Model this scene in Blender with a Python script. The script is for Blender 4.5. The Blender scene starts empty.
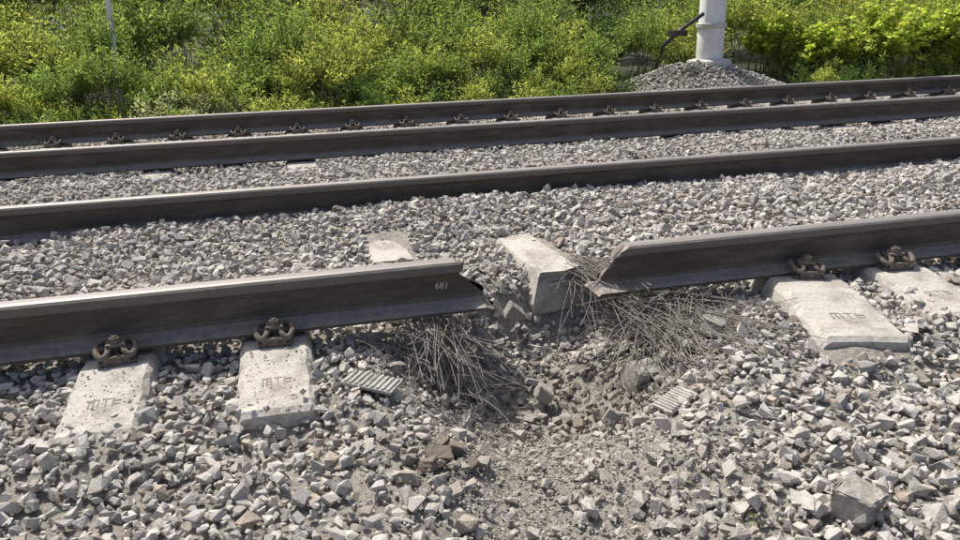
import bpy, bmesh, math, numpy as np
from mathutils import Matrix, Vector
rng=np.random.default_rng(7)
sc=bpy.context.scene
COL=bpy.context.collection

# ------------------------------------------------------------------ helpers
def vnoise(x,y,seed=0):
    x=np.asarray(x,float);y=np.asarray(y,float)
    xi=np.floor(x).astype(np.int64);yi=np.floor(y).astype(np.int64)
    fx=x-xi;fy=y-yi;fx=fx*fx*(3-2*fx);fy=fy*fy*(3-2*fy)
    def h(a,b):
        n=(a*374761393+b*668265263+seed*1442695041)&0xffffffff
        n=((n^(n>>13))*1274126177)&0xffffffff
        return ((n^(n>>16))&0xffff)/65535.0
    return (h(xi,yi)*(1-fx)+h(xi+1,yi)*fx)*(1-fy)+(h(xi,yi+1)*(1-fx)+h(xi+1,yi+1)*fx)*fy
def fbm(x,y,seed=0):
    return vnoise(x,y,seed)*.55+vnoise(x*2.1,y*2.1,seed+1)*.3+vnoise(x*4.3,y*4.3,seed+2)*.15
def sstep(a,b,x):
    t=np.clip((x-a)/(b-a),0,1);return t*t*(3-2*t)
def new_obj(name,me,parent=None,mats=()):
    o=bpy.data.objects.new(name,me);COL.objects.link(o)
    if parent: o.parent=parent
    for m in mats:
        if m.name not in [k.name for k in me.materials if k]: me.materials.append(m)
    return o
def np_mesh(name,V,F,nper,col=None,smooth=False):
    me=bpy.data.meshes.new(name)
    V=np.ascontiguousarray(V,dtype=np.float32);F=np.ascontiguousarray(F.reshape(-1),dtype=np.int32)
    nf=len(F)//nper
    me.vertices.add(len(V));me.vertices.foreach_set('co',V.reshape(-1))
    me.loops.add(len(F));me.loops.foreach_set('vertex_index',F)
    me.polygons.add(nf)
    me.polygons.foreach_set('loop_start',np.arange(nf,dtype=np.int32)*nper)
    me.polygons.foreach_set('loop_total',np.full(nf,nper,dtype=np.int32))
    me.polygons.foreach_set('use_smooth',np.full(nf,smooth,dtype=bool))
    if col is not None:
        a=me.color_attributes.new('col','FLOAT_COLOR','POINT')
        c=np.ones((len(V),4),dtype=np.float32);c[:,:3]=col;a.data.foreach_set('color',c.reshape(-1))
    me.update(calc_edges=True);me.validate()
    return me

# ------------------------------------------------------------------ materials
def mat(name):
    m=bpy.data.materials.new(name);m.use_nodes=True
    nt=m.node_tree;b=nt.nodes['Principled BSDF'];return m,nt,b
def N(nt,t,**k):
    n=nt.nodes.new(t)
    for a,v in k.items(): setattr(n,a,v)
    return n
def noise(nt,scale,detail=4,rough=.6,coord='Object',scl=None):
    tc=N(nt,'ShaderNodeTexCoord');n=N(nt,'ShaderNodeTexNoise')
    n.inputs['Scale'].default_value=scale;n.inputs['Detail'].default_value=detail;n.inputs['Roughness'].default_value=rough
    if scl:
        mp=N(nt,'ShaderNodeMapping');mp.inputs['Scale'].default_value=scl
        nt.links.new(tc.outputs[coord],mp.inputs[0]);nt.links.new(mp.outputs[0],n.inputs['Vector'])
    else: nt.links.new(tc.outputs[coord],n.inputs['Vector'])
    return n
def ramp(nt,src,stops):
    r=N(nt,'ShaderNodeValToRGB');e=r.color_ramp.elements
    while len(e)<len(stops): e.new(.5)
    for i,(p,c) in enumerate(stops): e[i].position=p;e[i].color=(*c,1)
    nt.links.new(src,r.inputs[0]);return r
def bump(nt,b,src,strength,dist,prev=None):
    bp=N(nt,'ShaderNodeBump');bp.inputs['Strength'].default_value=strength;bp.inputs['Distance'].default_value=dist
    nt.links.new(src,bp.inputs['Height'])
    if prev: nt.links.new(prev.outputs[0],bp.inputs['Normal'])
    nt.links.new(bp.outputs[0],b.inputs['Normal']);return bp
def mixc(nt,fac,a,b,mode='MIX'):
    m=N(nt,'ShaderNodeMix',data_type='RGBA',blend_type=mode)
    if isinstance(fac,(int,float)): m.inputs[0].default_value=fac
    else: nt.links.new(fac,m.inputs[0])
    for i,s in ((6,a),(7,b)):
        if isinstance(s,tuple): m.inputs[i].default_value=(*s,1)
        else: nt.links.new(s,m.inputs[i])
    return m.outputs[2]

def stone_mat():
    m,nt,b=mat('ballast_stone')
    at=N(nt,'ShaderNodeAttribute',attribute_name='col')
    n1=noise(nt,55,5,.7);r=ramp(nt,n1.outputs[0],[(.3,(.72,.70,.67)),(.62,(1.0,.99,.98))])
    c=mixc(nt,1.0,at.outputs['Color'],r.outputs[0],'MULTIPLY')
    nt.links.new(c,b.inputs['Base Color']);b.inputs['Roughness'].default_value=.95
    b.inputs['Specular IOR Level'].default_value=.15
    n2=noise(nt,160,4,.65);bump(nt,b,n2.outputs[0],.8,.005)
    return m
STONE=stone_mat()
def concrete_mat(name='sleeper_concrete',base=(.52,.49,.44),dark=(.30,.275,.235)):
    m,nt,b=mat(name)
    n1=noise(nt,6,8,.72);r=ramp(nt,n1.outputs[0],[(.34,dark),(.53,base),(.8,tuple(min(1,k*1.12) for k in base))])
    n2=noise(nt,90,3,.6);r2=ramp(nt,n2.outputs[0],[(.3,(.74,.73,.71)),(.6,(1.0,1.0,1.0))])
    nt.links.new(mixc(nt,1.0,r.outputs[0],r2.outputs[0],'MULTIPLY'),b.inputs['Base Color'])
    b.inputs['Roughness'].default_value=.93;b.inputs['Specular IOR Level'].default_value=.2
    p=bump(nt,b,n2.outputs[0],.6,.005);bump(nt,b,n1.outputs[0],.6,.012,p)
    return m
CONC=concrete_mat()
CONC_D=concrete_mat('groove_shade_concrete',(.28,.26,.23),(.2,.185,.165))  # groove shade painted as darker concrete; the mark strokes stand proud
BROKEN=concrete_mat('broken_concrete',(.46,.435,.39),(.26,.24,.205))
def rail_mat():
    m,nt,b=mat('rusty_rail_steel')
    n1=noise(nt,5,9,.8,scl=(.7,3,3));r=ramp(nt,n1.outputs[0],[(.32,(.042,.031,.025)),(.5,(.076,.059,.048)),(.66,(.145,.12,.10))])
    # the head is worn greyer than the rust-covered web
    tc=N(nt,'ShaderNodeTexCoord');s0=N(nt,'ShaderNodeSeparateXYZ');nt.links.new(tc.outputs['Object'],s0.inputs[0])
    hr=N(nt,'ShaderNodeMapRange');hr.inputs[1].default_value=.143;hr.inputs[2].default_value=.156;hr.inputs[4].default_value=.7;nt.links.new(s0.outputs[2],hr.inputs[0])
    base=mixc(nt,hr.outputs[0],r.outputs[0],(.17,.152,.135))
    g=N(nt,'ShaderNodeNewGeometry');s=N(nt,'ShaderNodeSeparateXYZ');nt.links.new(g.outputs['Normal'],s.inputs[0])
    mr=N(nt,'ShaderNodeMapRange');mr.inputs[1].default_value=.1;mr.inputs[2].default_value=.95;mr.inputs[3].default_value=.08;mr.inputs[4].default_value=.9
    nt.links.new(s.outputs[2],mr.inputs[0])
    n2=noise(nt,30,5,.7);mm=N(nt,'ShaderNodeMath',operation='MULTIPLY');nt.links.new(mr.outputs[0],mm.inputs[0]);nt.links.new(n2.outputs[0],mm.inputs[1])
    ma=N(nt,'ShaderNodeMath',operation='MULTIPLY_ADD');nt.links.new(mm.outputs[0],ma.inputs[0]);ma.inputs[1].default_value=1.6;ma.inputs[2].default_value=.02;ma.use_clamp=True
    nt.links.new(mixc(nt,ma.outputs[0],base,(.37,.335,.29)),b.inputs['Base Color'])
    b.inputs['Roughness'].default_value=.85;b.inputs['Metallic'].default_value=.0;b.inputs['Specular IOR Level'].default_value=.3
    p=bump(nt,b,n2.outputs[0],.6,.004);bump(nt,b,n1.outputs[0],.5,.006,p)
    return m
RAIL=rail_mat()
def top_mat():
    m,nt,b=mat('worn_running_surface')
    n1=noise(nt,8,5,.7,scl=(.3,6,1));r=ramp(nt,n1.outputs[0],[(.3,(.2,.178,.16)),(.7,(.34,.31,.285))])
    nt.links.new(r.outputs[0],b.inputs['Base Color']);b.inputs['Metallic'].default_value=.25;b.inputs['Roughness'].default_value=.55
    return m
TOP=top_mat()
def simple(name,c,rough=.8,metal=0,var=.35,scale=20,bs=.3):
    m,nt,b=mat(name)
    n1=noise(nt,scale,5,.65);r=ramp(nt,n1.outputs[0],[(.3,tuple(k*(1-var) for k in c)),(.7,tuple(k*(1+var) for k in c))])
    nt.links.new(r.outputs[0],b.inputs['Base Color']);b.inputs['Roughness'].default_value=rough;b.inputs['Metallic'].default_value=metal
    bump(nt,b,n1.outputs[0],bs,.004);return m
CLIP=simple('dusty_rusted_clip',(.15,.125,.10),.92,0,.6,60,.6)
WIRE=simple('dusty_steel_wire',(.22,.20,.175),.7,.15,.55,30)
PAD=simple('dusty_pad',(.38,.36,.325),.9,0,.25,30)
CLAY=simple('brown_clay',(.235,.195,.155),.95,0,.35,35,.9)
PAINT=simple('white_paint',(.72,.72,.69),.6,0,.12,9,.1)
MASTC=simple('mast_concrete',(.5,.49,.46),.85,0,.15,8,.2)
STEEL=simple('dark_steel',(.06,.055,.05),.6,.4,.3,15)
BARK=simple('bark',(.11,.105,.05),.9,0,.4,25,.9)
CHALK=simple('chalk',(.6,.58,.54),.9,0,.2,80)
FRESH=simple('fractured_steel',(.2,.175,.155),.6,.3,.45,60,.8)
def leaf_mat():
    m,nt,b=mat('leaf')
    at=N(nt,'ShaderNodeAttribute',attribute_name='col')
    nt.links.new(at.outputs['Color'],b.inputs['Base Color']);b.inputs['Roughness'].default_value=.55;b.inputs['Specular IOR Level'].default_value=.3
    tr=N(nt,'ShaderNodeBsdfTranslucent')
    c=mixc(nt,1.0,at.outputs['Color'],(2.45,2.3,1.5),'MULTIPLY')
    nt.links.new(c,tr.inputs[0])
    ms=N(nt,'ShaderNodeMixShader');ms.inputs[0].default_value=.5
    nt.links.new(b.outputs[0],ms.inputs[1]);nt.links.new(tr.outputs[0],ms.inputs[2])
    nt.links.new(ms.outputs[0],nt.nodes['Material Output'].inputs[0]);return m
LEAF=leaf_mat()
def ground_mat():
    m,nt,b=mat('ground')
    g=N(nt,'ShaderNodeNewGeometry');s=N(nt,'ShaderNodeSeparateXYZ');nt.links.new(g.outputs['Position'],s.inputs[0])
    n1=noise(nt,38,6,.75);r=ramp(nt,n1.outputs[0],[(.3,(.17,.15,.125)),(.5,(.32,.295,.255)),(.72,(.45,.425,.375))])
    n3=noise(nt,2.5,5,.7);r3=ramp(nt,n3.outputs[0],[(.35,(.035,.045,.018)),(.6,(.07,.075,.035))])
    mr=N(nt,'ShaderNodeMapRange');mr.inputs[1].default_value=6.7;mr.inputs[2].default_value=7.6;nt.links.new(s.outputs[1],mr.inputs[0])
    nt.links.new(mixc(nt,mr.outputs[0],r.outputs[0],r3.outputs[0]),b.inputs['Base Color'])
    b.inputs['Roughness'].default_value=.95
    bump(nt,b,n1.outputs[0],.9,.02);return m
GROUND=ground_mat()

# ------------------------------------------------------------------ terrain
X0=-.66;SP=.54
def crater(x,y):
    d1=np.sqrt(((x-.80)/.66)**2+((y+.42)/.60)**2)
    d2=np.sqrt(((x-.7)/.42)**2+((y+1.15)/.5)**2)
    d3=np.sqrt(((x-1.02)/.3)**2+((y-.10)/.24)**2)
    return .27*(1-sstep(.1,1.08,d1))+.08*(1-sstep(.2,1.1,d2))+.10*(1-sstep(.3,1.1,d3))
def terrain(x,y):
    x=np.asarray(x,float);y=np.asarray(y,float)
    z=np.full(np.broadcast(x,y).shape,-.05)
    z=z+.085*sstep(.08,.3,y)*(1-sstep(1.65,1.9,y))
    z=z+.07*np.exp(-((x-.75)/.75)**2-((y-1.3)/.28)**2)
    z=z+.05*sstep(1.4,2.2,x)*np.exp(-((y-1.05)/.4)**2)
    z=z-.05*sstep(-.45,-1.0,y)
    z=z-.06*np.exp(-((x+.08)/.2)**2-((y+.68)/.12)**2)
    z=z-.07*np.exp(-((x-1.95)/.26)**2-((y+.84)/.14)**2)
    z=z+.04*np.exp(-((x+.64)/.22)**2-((y+.66)/.1)**2)
    z=z+.02*sstep(1.5,1.9,x)*sstep(.1,-.3,y)
    z=z+.03*np.exp(-((y-2.55)/.5)**2)
    z=z+.05*sstep(2.3,2.7,y)*(1-sstep(3.36,3.46,y))
    z=z+.035*sstep(3.5,3.7,y)*(1-sstep(4.6,4.95,y))
    z=z-crater(x,y)
    z=z-.06*sstep(.1,.5,x)*(1-sstep(1.2,1.7,x))*np.exp(-(y/.25)**2)
    z=z+(fbm(x*2.2,y*2.2,3)-.5)*.08
    z=z-.32*sstep(5.7,7.1,y)
    z=z-.35*sstep(-2.6,-4.2,y)
    z=z+.64*np.exp(-((x-5.85)/1.5)**2-((y-7.6)/.95)**2)
    z=z+sstep(9,40,y)*(fbm(x*.1,y*.1,9)-.5)*1.2
    return z
def axis(lo,hi,flo,fhi,step):
    a=list(np.arange(flo,fhi,step));s=step;v=flo
    L=[]
    while v>lo: s*=1.25;v-=s;L.append(v)
    R=[];s=step;v=a[-1]
    while v<hi: s*=1.25;v+=s;R.append(v)
    return np.array(L[::-1]+a+R)
gx=axis(-400,400,-3,9,.05);gy=axis(-300,500,-3,9,.05)
GX,GY=np.meshgrid(gx,gy);GZ=terrain(GX,GY)-.014
V=np.stack([GX,GY,GZ],-1).reshape(-1,3)
ny,nx=GX.shape
ii=(np.arange(ny-1)[:,None]*nx+np.arange(nx-1)[None,:]).reshape(-1)
F=np.stack([ii,ii+1,ii+nx+1,ii+nx],1)
new_obj('ground',np_mesh('ground',V,F,4,smooth=True),mats=[GROUND])

# ------------------------------------------------------------------ ballast stones
def hull_proto(seed,npts=13):
    r=np.random.default_rng(seed)
    bm=bmesh.new()
    c=np.array([[a,b,d] for a in(-1,1) for b in(-1,1) for d in(-1,1)],float)*.62
    c+=r.normal(0,.17,c.shape)
    p=r.normal(size=(npts,3));p/=np.linalg.norm(p,axis=1)[:,None];p*=r.uniform(.72,.98,(npts,1))
    p=np.concatenate([c[r.permutation(8)[:r.integers(4,8)]],p])
    p*=np.array([1.0,r.uniform(.6,.95),r.uniform(.45,.8)])
    for q in p: bm.verts.new(q)
    bmesh.ops.convex_hull(bm,input=bm.verts)
    for v in [v for v in bm.verts if not v.link_faces]: bm.verts.remove(v)
    bmesh.ops.triangulate(bm,faces=bm.faces)
    bm.normal_update();bm.verts.index_update()
    V=np.array([v.co[:] for v in bm.verts]);F=np.array([[v.index for v in f.verts] for f in bm.faces])
    bm.free();return V/.95,F
PROTO=[hull_proto(100+i,int(6+i%6)) for i in range(60)]
def rotmats(n):
    q=rng.normal(size=(n,4));q/=np.linalg.norm(q,axis=1)[:,None]
    w,x,y,z=q.T
    return np.stack([1-2*(y*y+z*z),2*(x*y-z*w),2*(x*z+y*w),2*(x*y+z*w),1-2*(x*x+z*z),2*(y*z-x*w),2*(x*z-y*w),2*(y*z+x*w),1-2*(x*x+y*y)],1).reshape(n,3,3)
def stones_mesh(name,P,S,C):
    n=len(P);R=rotmats(n);pid=rng.integers(0,len(PROTO),n)
    Vs=[];Fs=[];Cs=[];off=0
    for k,(pv,pf) in enumerate(PROTO):
        idx=np.nonzero(pid==k)[0]
        if len(idx)==0: continue
        v=np.einsum('nij,mj->nmi',R[idx],pv)*S[idx][:,None,None]*np.array([1,1,.85])+P[idx][:,None,:]
        m=len(pv)
        Vs.append(v.reshape(-1,3));Cs.append(np.repeat(C[idx],m,0))
        f=pf[None,:,:]+(np.arange(len(idx))*m)[:,None,None]+off
        Fs.append(f.reshape(-1,3));off+=m*len(idx)
    return np_mesh(name,np.concatenate(Vs),np.concatenate(Fs),3,np.concatenate(Cs))
def fine(X,Y): return np.exp(-((X-.62)/.42)**2-((Y+.85)/.65)**2)
def stone_cols(n,x,y):
    v=rng.normal(.53,.075,n).clip(.27,.68)
    v*=(.93+.14*fbm(x*1.3,y*1.3,21))
    c=np.stack([v*1.0,v*.955,v*.885],1)
    k=rng.random(n)
    c[k<.09]*=np.array([1.0,.91,.83])*.82
    c[k>.93]*=np.array([.88,.92,.97])*.75
    fi=fine(x,y)[:,None]*.7
    c=c*(1-fi)+fi*np.array([.45,.42,.37])
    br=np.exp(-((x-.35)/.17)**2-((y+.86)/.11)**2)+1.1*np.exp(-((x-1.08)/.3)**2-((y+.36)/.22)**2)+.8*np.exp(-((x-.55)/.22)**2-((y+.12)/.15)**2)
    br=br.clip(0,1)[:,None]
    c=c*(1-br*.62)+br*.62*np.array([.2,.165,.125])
    return c
def scatter(x0,x1,y0,y1,cell,r0,r1,lift=.0,keep=None):
    xs=np.arange(x0,x1,cell);ys=np.arange(y0,y1,cell)
    X,Y=np.meshgrid(xs,ys);X=X.ravel()+rng.uniform(-.5,.5,X.size)*cell*1.2;Y=Y.ravel()+rng.uniform(-.5,.5,Y.size)*cell*1.2
    if keep is not None:
        k=keep(X,Y);X=X[k];Y=Y[k]
    S=r0+(r1-r0)*rng.random(len(X))**1.7
    Z=terrain(X,Y)+lift+rng.uniform(-.010,.013,len(X))
    return X,Y,Z,S
RAILY=[0,1.59,3.46,5.05]
K5X=lambda Y:2.07+.22*Y
def filt(X,Y,Z,S):
    k=np.ones(len(X),bool)
    for i,ry in enumerate(RAILY):
        gap=(X>.5)&(X<1.33) if i==0 else np.zeros(len(X),bool)
        top=Z+S*.6
        foot=(np.abs(Y-ry)<.085)&(Z>-.03)&~gap
        web=(np.abs(Y-ry)<.045+S*.6)&(top>-.0)&~gap
        k&=~web
        if i not in(1,): k&=~foot
    kk=np.round((X-X0)/SP);sx=X0+kk*SP
    on=(np.abs(X-sx)<.10+S*.3)&(np.abs(Y-.795)<1.34)&(Z-S<0.0)
    br=(kk>=2)&(kk<=4)
    on&=~br
    on&=~((kk==5)&(Y<0))
    on|=(np.abs(X-K5X(Y))<.165)&(Y<.1)&(Y>-.71)
    k&=~(on&(Z+S*.6<.08))
    k&=~((np.abs(X-.425)<.11)&(Y>.60)&(Y<1.04)&(Z+S<.12))
    k&=~((np.abs(X-(1.07-.10*(Y-.6)))<.12)&(Y>.17)&(Y<.80)&(Z+S<.2))
    return k
allP=[];allS=[];allC=[]
def add(t,usef=True):
    X,Y,Z,S=t
    if usef: k=filt(X,Y,Z,S);X,Y,Z,S=X[k],Y[k],Z[k],S[k]
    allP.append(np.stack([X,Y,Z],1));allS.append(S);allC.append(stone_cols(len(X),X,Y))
near=lambda X,Y:(X>-1.5-.40*(Y+2.2))&(X<1.9+.95*(Y+2.2))
add(scatter(-3.4,5.9,-2.3,2.3,.028,.010,.025,0,lambda X,Y:near(X,Y)&(rng.random(len(X))>.85*fine(X,Y))))
add(scatter(-3.4,5.9,-2.3,2.3,.075,.022,.037,.008,lambda X,Y:near(X,Y)&(rng.random(len(X))>.95*fine(X,Y))))
add(scatter(-.3,1.9,-2.1,.5,.013,.003,.008,-.002,lambda X,Y:rng.random(len(X))<fine(X,Y)*1.1))
add(scatter(-6,13,2.3,6.8,.042,.015,.030,0,lambda X,Y:(X>-3.6-.36*(Y-2.3))&(X<5.9+1.25*(Y-2.3))))
add(scatter(3.7,8.1,6.3,8.4,.05,.018,.036,0,None))
for sx in (-.66,-.12):
    n=70;X=sx+rng.uniform(-.105,.105,n);Y=rng.uniform(-.54,-.16,n);add((X,Y,-.02*((-Y-.2)/.35).clip(0,2)+.002+0*X,rng.uniform(.002,.006,n)),False)
X=np.array([-.6,-.72,-.04,-.2,-.57,-.15,-.09,.4,1.1]);Y=np.array([-.5,-.52,-.5,-.53,-.42,-.56,-.58,.9,.7]);Z=np.array([-.012,-.018,-.012,-.02,-.008,-.022,-.03,.05,.09]);add((X,Y,Z,rng.uniform(.009,.017,9)),False)
P=np.concatenate(allP);S=np.concatenate(allS);C=np.concatenate(allC)
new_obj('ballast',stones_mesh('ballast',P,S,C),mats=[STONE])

# ------------------------------------------------------------------ rails
HALF=[(.075,0),(.075,.011),(.03,.022),(.013,.036),(.009,.05),(.009,.12),(.013,.135),(.036,.148),(.0375,.152),(.037,.178),(.030,.1865),(.016,.19),]
PROF=[(y,z) for y,z in HALF]+[(-y,z) for y,z in HALF[::-1]]
def rail(name,x0,x1,yc,zb=.018,end0=None,end1=None,scale=1.0,seed=0):
    r=np.random.default_rng(seed)
    pr=[]
    for i in range(len(PROF)):
        a=np.array(PROF[i]);b=np.array(PROF[(i+1)%len(PROF)])
        k=max(1,int(np.linalg.norm(b-a)/.012))
        for j in range(k): pr.append(a+(b-a)*j/k)
    pr=np.array(pr)*scale;m=len(pr)
    xs=[x0]+list(np.arange(math.ceil(x0*2)/2+.5,x1-.45,.5))+[x1]
    if end1: xs[-1:]= [x1-.3,x1]
    if end0: xs[:1]=[x0,x0+.3]
    bm=bmesh.new();rings=[]
    for i,x in enumerate(xs):
        ring=[]
        for j,(y,z) in enumerate(pr):
            xx=x
            if i==len(xs)-1 and end1: xx=end1(y,z)+r.uniform(-.006,.006)
            if i==0 and end0: xx=end0(y,z)+r.uniform(-.006,.006)
            ring.append(bm.verts.new((xx,y,z)))
        rings.append(ring)
    for i in range(len(rings)-1):
        for j in range(m):
            f=bm.faces.new((rings[i][j],rings[i+1][j],rings[i+1][(j+1)%m],rings[i][(j+1)%m]))
            zz=(pr[j][1]+pr[(j+1)%m][1])/2;yy=abs(pr[j][0]+pr[(j+1)%m][0])/2
            f.material_index=1 if (zz>.1865*scale and yy<.029) else 0
    a=bm.faces.new(rings[0][::-1]);b=bm.faces.new(rings[-1]);a.material_index=2;b.material_index=2
    bmesh.ops.recalc_face_normals(bm,faces=bm.faces)
    me=bpy.data.meshes.new(name);bm.to_mesh(me);bm.free()
    o=new_obj(name,me,mats=[RAIL,TOP,FRESH]);o.location=(0,yc,zb);return o
eL=lambda y,z:.565+(.19-z)/.19*.16-.02*math.sin(z*60)-abs(y)*.25*(z<.03)
eR=lambda y,z:1.285-(.19-z)/.19*.14+.012*math.sin(z*70)
rl=rail('broken_rail',-40,.6,0,end1=eL,scale=1.04,seed=1)
rr=rail('broken_rail',1.25,60,0,end0=eR,seed=2)
rail('rail',-40,60,RAILY[1],seed=3)
rail('rail',-60,90,RAILY[2],seed=4)
rail('rail',-60,90,RAILY[3],seed=5)
cu=bpy.data.curves.new('chalk_figures','FONT');cu.body='681';cu.size=.036;cu.extrude=.0006
ot=bpy.data.objects.new('chalk_figures',cu);COL.objects.link(ot);ot.parent=rl
ot.rotation_euler=(math.pi/2,.12,0);ot.location=(.49,-.0112,.088);cu.materials.append(CHALK)

# ------------------------------------------------------------------ sleepers
def sleeper_mesh(name,y0=-1.35,y1=1.35,rough0=0,rough1=0,seed=0):
    r=np.random.default_rng(seed)
    def prof(y):
        a=abs(y)
        ztop=np.interp(a,[0,.4,.62,.98,1.12,1.35],[-.045,-.035,0,0,-.022,-.04])
        wt=np.interp(a,[0,.5,.7,1.35],[.09,.1,.115,.118]);wb=.15
        zb=-.2;ch=.018
        return [(-wb,zb),(-wb,zb+.05),(-wt-.004,ztop-ch),(-wt+ch*.6,ztop),(0,ztop+.001),(wt-ch*.6,ztop),(wt+.004,ztop-ch),(wb,zb+.05),(wb,zb)]
    ys=sorted(set([y for y in [-1.35,-1.33,-1.22,-1.12,-1.05,-.98,-.8,-.62,-.5,-.4,-.2,0,.2,.4,.5,.62,.8,.98,1.05,1.12,1.22,1.33,1.35]+list(np.round(np.arange(-1.3,-.6,.04),2)) if y0+.01<y<y1-.01]))
    ys=[y0]+ys+[y1]
    bm=bmesh.new();rings=[]
    for i,y in enumerate(ys):
        ring=[]
        sh=.012 if (abs(y)>=1.35) else 0
        for j,(x,z) in enumerate(prof(y)):
            yy=y;zz=z
            if i==0 and rough0: yy+=r.uniform(0,rough0)
            if i==len(ys)-1 and rough1: yy-=r.uniform(0,rough1)
            if sh: x*=.93;zz=z-(.012 if z>-.1 else 0)
            jx=.005 if j in(2,3,5,6) else .002
            ring.append(bm.verts.new((x+r.uniform(-jx,jx),yy,zz+r.uniform(-.003 if j in(2,3,5,6) else -.001,.0))))
        rings.append(ring)
    m=len(rings[0])
    for i in range(len(rings)-1):
        for j in range(m):
            bm.faces.new((rings[i][j],rings[i][(j+1)%m],rings[i+1][(j+1)%m],rings[i+1][j]))
    for ring,rg in ((rings[0],rough0),(rings[-1],rough1)):
        if not rg: bm.faces.new(ring);continue
        ctr=sum((v.co for v in ring),Vector())/m
        prev=ring
        for s in (.75,.5,.25):
            cur=[bm.verts.new(ctr+(v.co-ctr)*s+Vector(r.normal(0,.009,3))) for v in ring]
            for j in range(m):
                f=bm.faces.new((prev[j],prev[(j+1)%m],cur[(j+1)%m],cur[j]));f.material_index=1
            prev=cur
        f=bm.faces.new(prev);f.material_index=1
    bmesh.ops.recalc_face_normals(bm,faces=bm.faces)
    me=bpy.data.meshes.new(name);bm.to_mesh(me);bm.free()
    me.materials.append(CONC);me.materials.append(BROKEN)
    return me
def box_bm(bm,c,s,rz=0):
    M=Matrix.Translation(c)@Matrix.Rotation(rz,4,'Z')@Matrix.Diagonal((*s,1))
    return bmesh.ops.create_cube(bm,size=1,matrix=M)
def tube_bm(bm,pts,rad,seg=7):
    pts=[Vector(p) for p in pts];rings=[]
    for i,p in enumerate(pts):
        t=(pts[min(i+1,len(pts)-1)]-pts[max(i-1,0)]).normalized()
        a=t.cross(Vector((0,0,1)) if abs(t.z)<.9 else Vector((1,0,0))).normalized();b=t.cross(a)
        rings.append([bm.verts.new(p+rad*(math.cos(k*2*math.pi/seg)*a+math.sin(k*2*math.pi/seg)*b)) for k in range(seg)])
    for i in range(len(rings)-1):
        for k in range(seg):
            f=bm.faces.new((rings[i][k],rings[i][(k+1)%seg],rings[i+1][(k+1)%seg],rings[i+1][k]));f.smooth=True
    bm.faces.new(rings[0][::-1]);bm.faces.new(rings[-1])
def smoothpts(P,n=6):
    P=[np.array(p,float) for p in P];out=[]
    for i in range(len(P)-1):
        p0=P[max(i-1,0)];p1=P[i];p2=P[i+1];p3=P[min(i+2,len(P)-1)]
        for j in range(n):
            t=j/n;out.append(.5*((2*p1)+(-p0+p2)*t+(2*p0-5*p1+4*p2-p3)*t*t+(-p0+3*p1-3*p2+p3)*t**3))
    out.append(P[-1]);return out
def clip_mesh():
    """bolted W-shaped spring clip for one side of a rail foot; rail is towards +y, foot edge at y=0"""
    bm=bmesh.new()
    box_bm(bm,(0,-.028,.007),(.12,.09,.014))
    box_bm(bm,(0,-.066,.02),(.085,.022,.03))
    h=.035
    pts=[(-.022,.030,.04),(-.046,.014,.056),(-.062,-.014,h+.022),(-.062,-.05,.044),(-.045,-.072,.034),(-.026,-.056,.046),(-.022,-.018,h+.026),(0,.002,h+.03),(.022,-.018,h+.026),(.026,-.056,.046),(.045,-.072,.034),(.062,-.05,.044),(.062,-.014,h+.022),(.046,.014,.056),(.022,.030,.04)]
    tube_bm(bm,smoothpts(pts,5),.0105,8)
    box_bm(bm,(0,-.026,.064),(.06,.045,.010))
    bmesh.ops.create_cone(bm,cap_ends=True,segments=6,radius1=.021,radius2=.019,depth=.02,matrix=Matrix.Translation((0,-.026,.078)))
    bmesh.ops.create_cone(bm,cap_ends=True,segments=12,radius1=.011,radius2=.009,depth=.075,matrix=Matrix.Translation((0,-.026,.056)))
    bmesh.ops.recalc_face_normals(bm,faces=bm.faces)
    me=bpy.data.meshes.new('spring_clip');bm.to_mesh(me);bm.free();me.materials.append(CLIP);return me
CLIPM=clip_mesh()
SLM=sleeper_mesh('concrete_sleeper')
SLM2=sleeper_mesh('concrete_sleeper_b',seed=5)
def mark_mesh():
    bm=bmesh.new()
    def st(cx,cy,sx,sy): box_bm(bm,(cx,cy,0),(sx,sy,.004))
    for x in (-.05,-.018): st(x,0,.005,.05)
    st(-.034,.0275,.037,.005)
    st(.008,0,.005,.05);st(-.034,-.0,.005,.045)
    st(.008,.0275,.03,.005);st(.034,0,.005,.05);st(.05,.012,.022,.005);st(.05,-.01,.022,.005)
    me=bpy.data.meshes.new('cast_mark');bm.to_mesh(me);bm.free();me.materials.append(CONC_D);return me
MARK=mark_mesh()
def add_sleeper(x,yc,clips,rot=0,loc=None,tilt=0,mark=False,me=None):
    o=bpy.data.objects.new('concrete_sleeper',me or SLM);COL.objects.link(o)
    o.location=loc or (x,yc,0);o.rotation_euler=(tilt,0,rot+rng.uniform(-.008,.008))
    for (ry,side) in clips:
        c=bpy.data.objects.new('spring_clip',CLIPM);COL.objects.link(c);c.parent=o
        c.location=(rng.uniform(-.006,.006),ry+side*.078,.0)
        c.rotation_euler=(0,0,(0 if side<0 else math.pi)+rng.uniform(-.15,.15))
    if mark:
        m=bpy.data.objects.new('cast_mark',MARK);COL.objects.link(m);m.parent=o
        m.location=(0,-1.05-.12,-.0264);m.rotation_euler=(math.atan(.078),0,0);m.scale=(.85,.85,1)
    return o
H=.795
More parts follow.
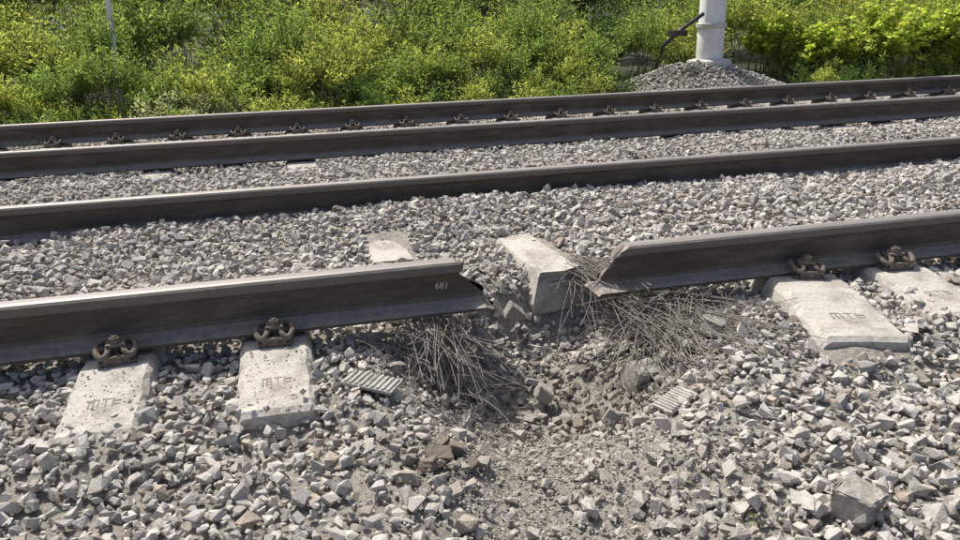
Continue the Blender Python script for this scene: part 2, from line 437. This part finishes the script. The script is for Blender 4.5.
for k in range(-6,14):
    if k in (2,3,4): continue
    x=X0+SP*k
    cl=[(-H,-1),(-H,1)]
    if k==5:
        # displaced by the blast: dragged towards the camera, skewed and rolled a little
        o=add_sleeper(x,H,cl,rot=-.215,loc=(2.07+.22*H,H-.12,.008),tilt=-.004,mark=True,me=SLM2);o.scale=(1.38,1,1);o.rotation_euler.y=.05
        for ch in o.children:
            if ch.name.startswith('spring'): ch.location.x+=.0;ch.scale.x=.75;ch.location.y+=.125
    else:
        o=add_sleeper(x,H,cl,mark=(k in(0,1,6)),me=SLM2 if k%2 else SLM)
        if k==6: o.location.z=.012;o.scale=(1.15,1,1);o.rotation_euler.z=-.06
for k in range(-14,34):
    add_sleeper(X0+.2+SP*k,4.255,[(-H,1),(H,-1)])
a=new_obj('broken_sleeper',sleeper_mesh('broken_sleeper_a',-.14,.6,.03,.03,11));a.location=(.415,.745,.07);a.rotation_euler=(.02,.03,.03);a.scale=(1.15,1,1)
b=new_obj('broken_sleeper',sleeper_mesh('broken_sleeper_b',-.5,.12,.05,.03,12));b.location=(1.045,.675,.085);b.rotation_euler=(.03,-.08,.09)
c=new_obj('broken_sleeper',sleeper_mesh('broken_sleeper_c',-.92,-.72,.05,.05,13));c.location=(1.52,.83,-.07);c.rotation_euler=(.1,.05,-.1)
def rubble(name,loc,dims,rot,seed,m=BROKEN):
    r=np.random.default_rng(seed);bm=bmesh.new()
    bmesh.ops.create_cube(bm,size=1)
    for v in bm.verts: v.co+=Vector(r.uniform(-.14,.14,3))
    bmesh.ops.bevel(bm,geom=bm.edges[:],offset=.06,segments=1,affect='EDGES')
    bmesh.ops.subdivide_edges(bm,edges=bm.edges[:],cuts=3,use_grid_fill=True)
    for v in bm.verts: v.co+=Vector(r.normal(0,.02,3))
    me=bpy.data.meshes.new(name);bm.to_mesh(me);bm.free()
    o=new_obj(name,me,mats=[m]);o.location=loc;o.scale=dims;o.rotation_euler=rot;return o
rubble('concrete_rubble',(1.31,-1.40,-.075),(.12,.085,.08),(.1,.15,.5),1,CONC)
rubble('concrete_rubble',(1.18,-.42,-.18),(.11,.10,.10),(.3,.2,.3),2)
rubble('concrete_rubble',(.66,-.02,-.12),(.07,.06,.06),(.3,.5,.3),3)
rubble('concrete_rubble',(.84,-.3,-.26),(.08,.06,.06),(.6,.2,1.3),4)
rubble('concrete_rubble',(1.5,-.35,-.04),(.11,.08,.07),(.2,.2,.8),5)
rubble('concrete_rubble',(.84,.10,-.08),(.07,.06,.06),(.2,.6,.1),6)
rubble('concrete_rubble',(1.42,-.6,-.08),(.09,.06,.05),(.2,.4,2.1),7)
rubble('concrete_rubble',(.98,-.62,-.2),(.08,.05,.05),(.5,.4,1.1),8)
for i,(x,y,s) in enumerate([(.33,-.87,.055),(.385,-.83,.045),(.29,-.91,.04),(.36,-.79,.03),(.42,-.9,.03)]):
    rubble('clay_clod',(x,y,float(terrain(x,y))+.008),(s*1.2,s,s*.75),(.3,.2,i*1.3),20+i,CLAY)
def pad(loc,rot,w=.2,l=.13):
    bm=bmesh.new();box_bm(bm,(0,0,0),(w,l,.012))
    for i in range(9): box_bm(bm,(-w/2+.014+i*(w-.028)/8,0,.008),(.010,l*.94,.008))
    me=bpy.data.meshes.new('ribbed_rail_pad');bm.to_mesh(me);bm.free()
    o=new_obj('ribbed_rail_pad',me,mats=[PAD]);o.location=loc;o.rotation_euler=rot
    md=o.modifiers.new('b','BEVEL');md.width=.002
pad((.19,-.41,float(terrain(.19,-.41))+.022),(-.12,.12,-.5),.18,.12)
pad((1.17,-.70,float(terrain(1.17,-.70))+.012),(-.1,-.25,.35),.13,.09)

# ------------------------------------------------------------------ wires
def wires(name,roots,n,spread,length,main,seed,rad=.00135,zmax=.03,curl=.12):
    r=np.random.default_rng(seed)
    cu=bpy.data.curves.new(name,'CURVE');cu.dimensions='3D';cu.bevel_depth=rad;cu.bevel_resolution=1
    for i in range(n):
        p=np.array(roots[i%len(roots)],float)+r.normal(0,.03,3)
        d=np.array(main,float)+r.normal(0,spread,3);d[2]=min(d[2],.3);d/=np.linalg.norm(d)
        L=length*r.uniform(.3,1.2);st=12;pts=[p.copy()];bend=r.normal(0,curl,3)
        for s in range(st):
            d=d+bend*.35+np.array([0,0,-.07])+r.normal(0,.03,3);d/=np.linalg.norm(d)
            q=pts[-1]+d*L/st
            q[2]=min(q[2],zmax)
            g=float(terrain(q[0],q[1]))+.02
            if q[2]<g: q[2]=g+r.uniform(0,.012);d[2]=abs(d[2])*.5
            pts.append(q)
        sp=cu.splines.new('POLY');sp.points.add(len(pts)-1)
        for k,q in enumerate(pts): sp.points[k].co=(*q,1)
    cu.materials.append(WIRE)
    o=bpy.data.objects.new(name,cu);COL.objects.link(o)
wires('reinforcement_wires',[(.36,-.04,-.02),(.44,-.05,-.03),(.5,-.02,-.02),(.54,.0,.0)],130,.34,.46,(.15,-.8,-.3),1,zmax=.01)
wires('reinforcement_wires',[(1.14,.22,.03),(1.2,.24,.01),(1.18,.30,.02)],120,.3,.48,(.42,-.85,.0),2,zmax=.07)
wires('reinforcement_wires',[(1.40,-.10,-.03),(1.46,-.16,-.05),(1.34,-.10,-.06),(1.28,-.15,-.08)],150,.45,.5,(.05,-.85,.12),3,zmax=.03)
wires('reinforcement_wires',[(1.2,-.05,-.06),(1.3,-.1,-.06)],90,.33,.55,(.62,-.8,.14),6,zmax=.0)
wires('reinforcement_wires',[(1.74,-.05,-.01),(1.64,-.04,-.03),(1.55,-.05,-.02)],90,.4,.30,(-.9,-.45,-.05),4,zmax=.012)
wires('reinforcement_wires',[(.2,-.08,-.04),(.3,-.1,-.05)],26,.4,.26,(.7,-.6,-.1),5,zmax=.0)
wires('reinforcement_wires',[(.5,-.45,-.15),(.6,-.3,-.2),(1.1,-.5,-.15)],30,.6,.25,(.1,-.5,.1),8,zmax=-.04,curl=.25)

# ------------------------------------------------------------------ vegetation
class Leaves:
    def __init__(s): s.V=[];s.F=[];s.C=[];s.n=0;s.tv=[];s.tf=[];s.tn=0
    def leaf(s,P,D,L,W,col,fold=.25):
        n=len(P);up=rng.normal(0,.55,(n,3));up[:,2]+=.8
        side=np.cross(D,up);side/=np.linalg.norm(side,axis=1)[:,None]+1e-9
        nn=np.cross(side,D)
        L=L[:,None];W=W[:,None]
        a=P;b=P+D*L*.45+side*W*.5+nn*W*fold;c=P+D*L-np.array([0,0,1])*L*.15;d=P+D*L*.45-side*W*.5+nn*W*fold
        v=np.stack([a,b,c,d],1).reshape(-1,3);i=s.n+np.arange(n)*4
        s.F.append(np.stack([i,i+1,i+2,i,i+2,i+3],1).reshape(-1,3));s.V.append(v);s.C.append(np.repeat(col,4,0));s.n+=4*n
    def stem(s,A,B,r):
        n=len(A);d=B-A;t=np.cross(d,np.array([.3,.2,1.]));t/=np.linalg.norm(t,axis=1)[:,None]+1e-9;u=np.cross(t,d);u/=np.linalg.norm(u,axis=1)[:,None]+1e-9
        ring=[]
        for P,rr in((A,r),(B,r*.4)):
            for k in range(3):
                an=k*2.0944;ring.append(P+rr[:,None]*(t*math.cos(an)+u*math.sin(an)))
        v=np.stack(ring,1).reshape(-1,3);i=(s.tn+np.arange(n)*6)
        f=[]
        for k in range(3):
            k2=(k+1)%3;f.append(np.stack([i+k,i+k2,i+3+k2,i+3+k],1))
        s.tf.append(np.stack(f,1).reshape(-1,4));s.tv.append(v);s.tn+=6*n
    def build(s,name,parent=None):
        root=new_obj(name,np_mesh(name,np.concatenate(s.V),np.concatenate(s.F),3,np.concatenate(s.C)),parent,mats=[LEAF])
        if s.tv: new_obj('stems',np_mesh(name+'_stems',np.concatenate(s.tv),np.concatenate(s.tf),4),root,mats=[BARK])
        return root
TINT={'y':(.235,.265,.08),'g':(.15,.205,.065),'d':(.06,.10,.03),'s':(.25,.27,.185),'b':(.28,.33,.075)}
def lump(Lv,x,y,r,h,tint,nsh,nl,ll=.07,lw=.022,broad=False):
    g=float(terrain(x,y));c=np.array([x,y,g+h-r*.75])
    D=rng.normal(size=(nsh,3));D[:,2]=np.abs(D[:,2])*1.0+.05;D/=np.linalg.norm(D,axis=1)[:,None]
    R=r*rng.uniform(.72,1.22,nsh)
    tip=c+D*R[:,None]*np.array([1,.9,1.0]);tip[:,2]+=rng.uniform(0,.12,nsh)*r
    base=c+D*R[:,None]*.25;base[:,2]-=r*.25
    low=base[:,2]<g;base[low,2]=g
    Lv.stem(base,tip,np.full(nsh,.003+.002*r))
    m=max(3,nsh//8);B0=np.stack([x+rng.normal(0,r*.25,m),y+rng.normal(0,r*.2,m),np.full(m,g-.05)],1)
    Lv.stem(B0,c+rng.normal(0,r*.25,(m,3)),np.full(m,.004+.004*r))
    t=rng.uniform(.25,1.03,(nsh,nl))
    P=base[:,None,:]+(tip-base)[:,None,:]*t[:,:,None]
    P[:,:,2]-=(1-t)*0.02
    ax=(tip-base);ax/=np.linalg.norm(ax,axis=1)[:,None]
    O=rng.normal(size=(nsh,nl,3));O/=np.linalg.norm(O,axis=2)[:,:,None]
    dd=O*.9+ax[:,None,:]*.55+np.array([0,0,.12]);dd/=np.linalg.norm(dd,axis=2)[:,:,None]
    P=(P+O*.012*(1+r)).reshape(-1,3);dd=dd.reshape(-1,3);n=len(P)
    shootv=np.repeat(rng.uniform(.75,1.25,nsh),nl)
    tipb=(.8+.35*t.reshape(-1))
    col=np.array(TINT[tint])[None,:]*(shootv*tipb*rng.uniform(.75,1.25,n))[:,None]
    yel=rng.uniform(-.18,.10,n);col[:,0]*=1+yel
    sc_=rng.uniform(.6,1.2,n)
    if broad:
        for an in(-.85,0,.85):
            sd=np.cross(dd,np.array([0,0,1.]));sd/=np.linalg.norm(sd,axis=1)[:,None]+1e-9
            d2=dd*math.cos(an)+sd*math.sin(an);Lv.leaf(P,d2,ll*sc_*(1 if an==0 else .85),lw*sc_,col,.1)
    else: Lv.leaf(P,dd,ll*sc_,lw*sc_,col)
thick=Leaves()
def clear(x,y): return not(4.4<x<7.4 and y<8.3)
for row in range(2):
    x=-4.8
    while x<12.5:
        t=rng.choice(['y','g','g','y','d'] if not(-1.8<x<-.6) else ['s','g','s'])
        yy=7.15+row*.35+rng.uniform(-.12,.2)
        if clear(x,yy): lump(thick,x,yy,rng.uniform(.2,.34),rng.uniform(.28,.5)+row*.1,t,32,26,.055,.017)
        x+=rng.uniform(.24,.42)
for (y0,h0,h1,r0,r1,step,xa,xb,cols) in [(7.9,.65,1.05,.32,.5,.4,-5.3,12.5,'yggy'),(8.7,.8,1.5,.42,.7,.58,-5.8,13.3,'yggy'),(9.7,1.1,1.9,.55,.9,.85,-6.3,14,'ygdg'),(11.0,1.6,2.6,.8,1.2,1.2,-7,15,'gdg')]:
    x=xa
    while x<xb:
        yy=y0+rng.uniform(-.3,.3)
        if clear(x,yy) and not(x>9 and y0<7.95 and rng.random()<.5):
            r=rng.uniform(r0,r1);tt=rng.choice(list(cols))
            lump(thick,x,yy,r,rng.uniform(h0,h1),tt,int(84*r/.5),24,.066+.022*(y0-8)/3,.021+.008*(y0-8)/3)
        x+=step*rng.uniform(.6,1.55)
thick.build('shrub_thicket')
for i,(bx,by,bh,br) in enumerate([(8.1,8.0,.9,.5),(9.0,7.75,1.15,.62),(10.1,7.8,1.25,.65),(7.6,8.5,1.0,.42),(11.2,7.9,1.1,.6)]):
    Lv=Leaves();lump(Lv,bx,by,br,bh,'b',100,16,.09,.052,True);Lv.build('maple_bush')
def tree(x,y,h,tint,seed):
    r=np.random.default_rng(seed);g=float(terrain(x,y))
    Lv=Leaves();bm=bmesh.new()
    pts=[Vector((x+r.normal(0,.04)*k,y+r.normal(0,.04)*k,g-.1+h*.8*k/6)) for k in range(7)]
    def taper(pts,r0,r1):
        rings=[]
        for i,p in enumerate(pts):
            rr=r0+(r1-r0)*i/(len(pts)-1)
            rings.append([bm.verts.new((p[0]+rr*math.cos(k*math.pi/4),p[1]+rr*math.sin(k*math.pi/4),p[2])) for k in range(8)])
        for i in range(len(rings)-1):
            for k in range(8): bm.faces.new((rings[i][k],rings[i][(k+1)%8],rings[i+1][(k+1)%8],rings[i+1][k])).smooth=True
    taper(pts,.13,.03)
    for j in range(14):
        t0=r.uniform(.12,.95);s=np.array(pts[int(t0*6)]);an=r.uniform(0,6.28);L=h*.34*(1.1-t0*.5)
        e=s+np.array([math.cos(an)*L,math.sin(an)*L,L*r.uniform(.15,.7)])
        mid=(s+e)/2+r.normal(0,.08,3);taper([s,mid,e],.045,.012)
        for cc,n in ((e,200),(mid,130),((e+s)/2+r.normal(0,.4,3),130)):
            P=cc+r.normal(0,1,(n,3))*np.array([.42,.42,.3]);D=r.normal(size=(n,3));D[:,2]-=.3;D/=np.linalg.norm(D,axis=1)[:,None]
            col=np.array(TINT[tint])*r.uniform(.7,1.3,(n,1));Lv.leaf(P,D,r.uniform(.08,.15,n),r.uniform(.04,.07,n),col)
    me=bpy.data.meshes.new('trunk');bm.to_mesh(me);bm.free()
    o=new_obj('deciduous_tree',me,mats=[BARK]);Lv.build('crown',o)
for i,(tx,ty,th,tt) in enumerate([(-6,13.5,5,'g'),(-2.8,14.2,6,'d'),(.4,13.2,5,'g'),(3.2,14.5,6.5,'d'),(6.4,13.6,6,'d'),(9.4,13.4,6,'d'),(12.5,14,6,'d'),(16,13.5,6,'g')]):
    tree(tx,ty,th,tt,50+i)
dist=Leaves()
for i in range(44):
    xx=-22+i*1.3+rng.uniform(-.5,.5);lump(dist,xx,rng.uniform(17,20),rng.uniform(1.5,2.4),rng.uniform(3,5.5),'d',55,20,.3,.14)
dist.build('distant_treeline')
sp_=Leaves();lump(sp_,1.06,-1.36,.015,.03,'g',3,3,.02,.009);sp_.build('weed_sprig')

# ------------------------------------------------------------------ mast
mast=bpy.data.objects.new('catenary_mast',None);COL.objects.link(mast);mx,my=6.08,7.75;mz=float(terrain(mx,my));mast.location=(mx,my,mz-.03)
def lathe(name,prof,seg,m,parent,loc=(0,0,0)):
    bm=bmesh.new();rings=[[bm.verts.new((r*math.cos(k*2*math.pi/seg),r*math.sin(k*2*math.pi/seg),z)) for k in range(seg)] for r,z in prof]
    for i in range(len(rings)-1):
        for k in range(seg): bm.faces.new((rings[i][k],rings[i][(k+1)%seg],rings[i+1][(k+1)%seg],rings[i+1][k])).smooth=True
    bm.faces.new(rings[0][::-1]);bm.faces.new(rings[-1])
    me=bpy.data.meshes.new(name);bm.to_mesh(me);bm.free()
    o=new_obj(name,me,parent,[m]);o.location=loc
    md=o.modifiers.new('e','EDGE_SPLIT');md.split_angle=.6
    return o
lathe('foundation',[(.32,-.4),(.32,.04),(.30,.07),(.22,.09)],28,MASTC,mast)
lathe('column',[(.19,.06),(.19,.58),(.185,.59),(.16,7.5)],28,PAINT,mast)
lathe('collar',[(.21,.52),(.22,.53),(.22,.58),(.21,.59)],28,MASTC,mast)
bm=bmesh.new();tube_bm(bm,[(-.2,-.1,.72),(-.55,-.15,.52),(-.85,-.2,.3),(-.95,-.2,.0)],.03,8)
box_bm(bm,(-.62,-.17,.47),(.24,.14,.08),.2)
me=bpy.data.meshes.new('cable_guard');bm.to_mesh(me);bm.free();new_obj('cable_guard',me,mast,[STEEL])
mp=bpy.data.objects.new('marker_post',None);COL.objects.link(mp);gzp=float(terrain(-2.12,8.4));mp.location=(-2.12,8.4,gzp);mp.rotation_euler=(0,.04,0)
lathe('shaft',[(.032,-.3),(.032,.95),(.034,.952),(.034,2.3),(.015,2.35)],12,PAINT,mp)

# ------------------------------------------------------------------ camera
f,pitch,yaw,roll,D,HH=772.2,.3327,.2379,-.0233,2.786,1.1495
fw=Vector((math.sin(yaw)*math.cos(pitch),math.cos(yaw)*math.cos(pitch),-math.sin(pitch)))
r_=Vector((math.cos(yaw),-math.sin(yaw),0));u_=r_.cross(fw)
r2=r_*math.cos(roll)+u_*math.sin(roll);u2=u_*math.cos(roll)-r_*math.sin(roll)
cam=bpy.data.cameras.new('camera');co=bpy.data.objects.new('camera',cam);COL.objects.link(co)
M=Matrix((( r2.x,u2.x,-fw.x,0),(r2.y,u2.y,-fw.y,-D),(r2.z,u2.z,-fw.z,HH),(0,0,0,1)));co.matrix_world=M
cam.sensor_width=36;cam.lens=f*36/960;cam.clip_end=2000;cam.clip_start=.05
sc.camera=co
# ------------------------------------------------------------------ light
az=math.radians(-26);el=math.radians(57)
sd=Vector((math.sin(az)*math.cos(el),math.cos(az)*math.cos(el),math.sin(el)))
sl=bpy.data.lights.new('sun','SUN');sl.energy=5.0;sl.angle=math.radians(.5);sl.color=(1,.96,.885)
so=bpy.data.objects.new('sun',sl);COL.objects.link(so);so.rotation_euler=sd.to_track_quat('Z','Y').to_euler()
w=bpy.data.worlds.new('World');sc.world=w;w.use_nodes=True;nt=w.node_tree
sky=nt.nodes.new('ShaderNodeTexSky');sky.sky_type='NISHITA';sky.sun_disc=False;sky.sun_elevation=el;sky.sun_rotation=az;sky.dust_density=4;sky.air_density=.8
nt.links.new(sky.outputs[0],nt.nodes['Background'].inputs[0]);nt.nodes['Background'].inputs[1].default_value=.145
sc.view_settings.view_transform='Standard';sc.view_settings.look='None';sc.view_settings.exposure=0
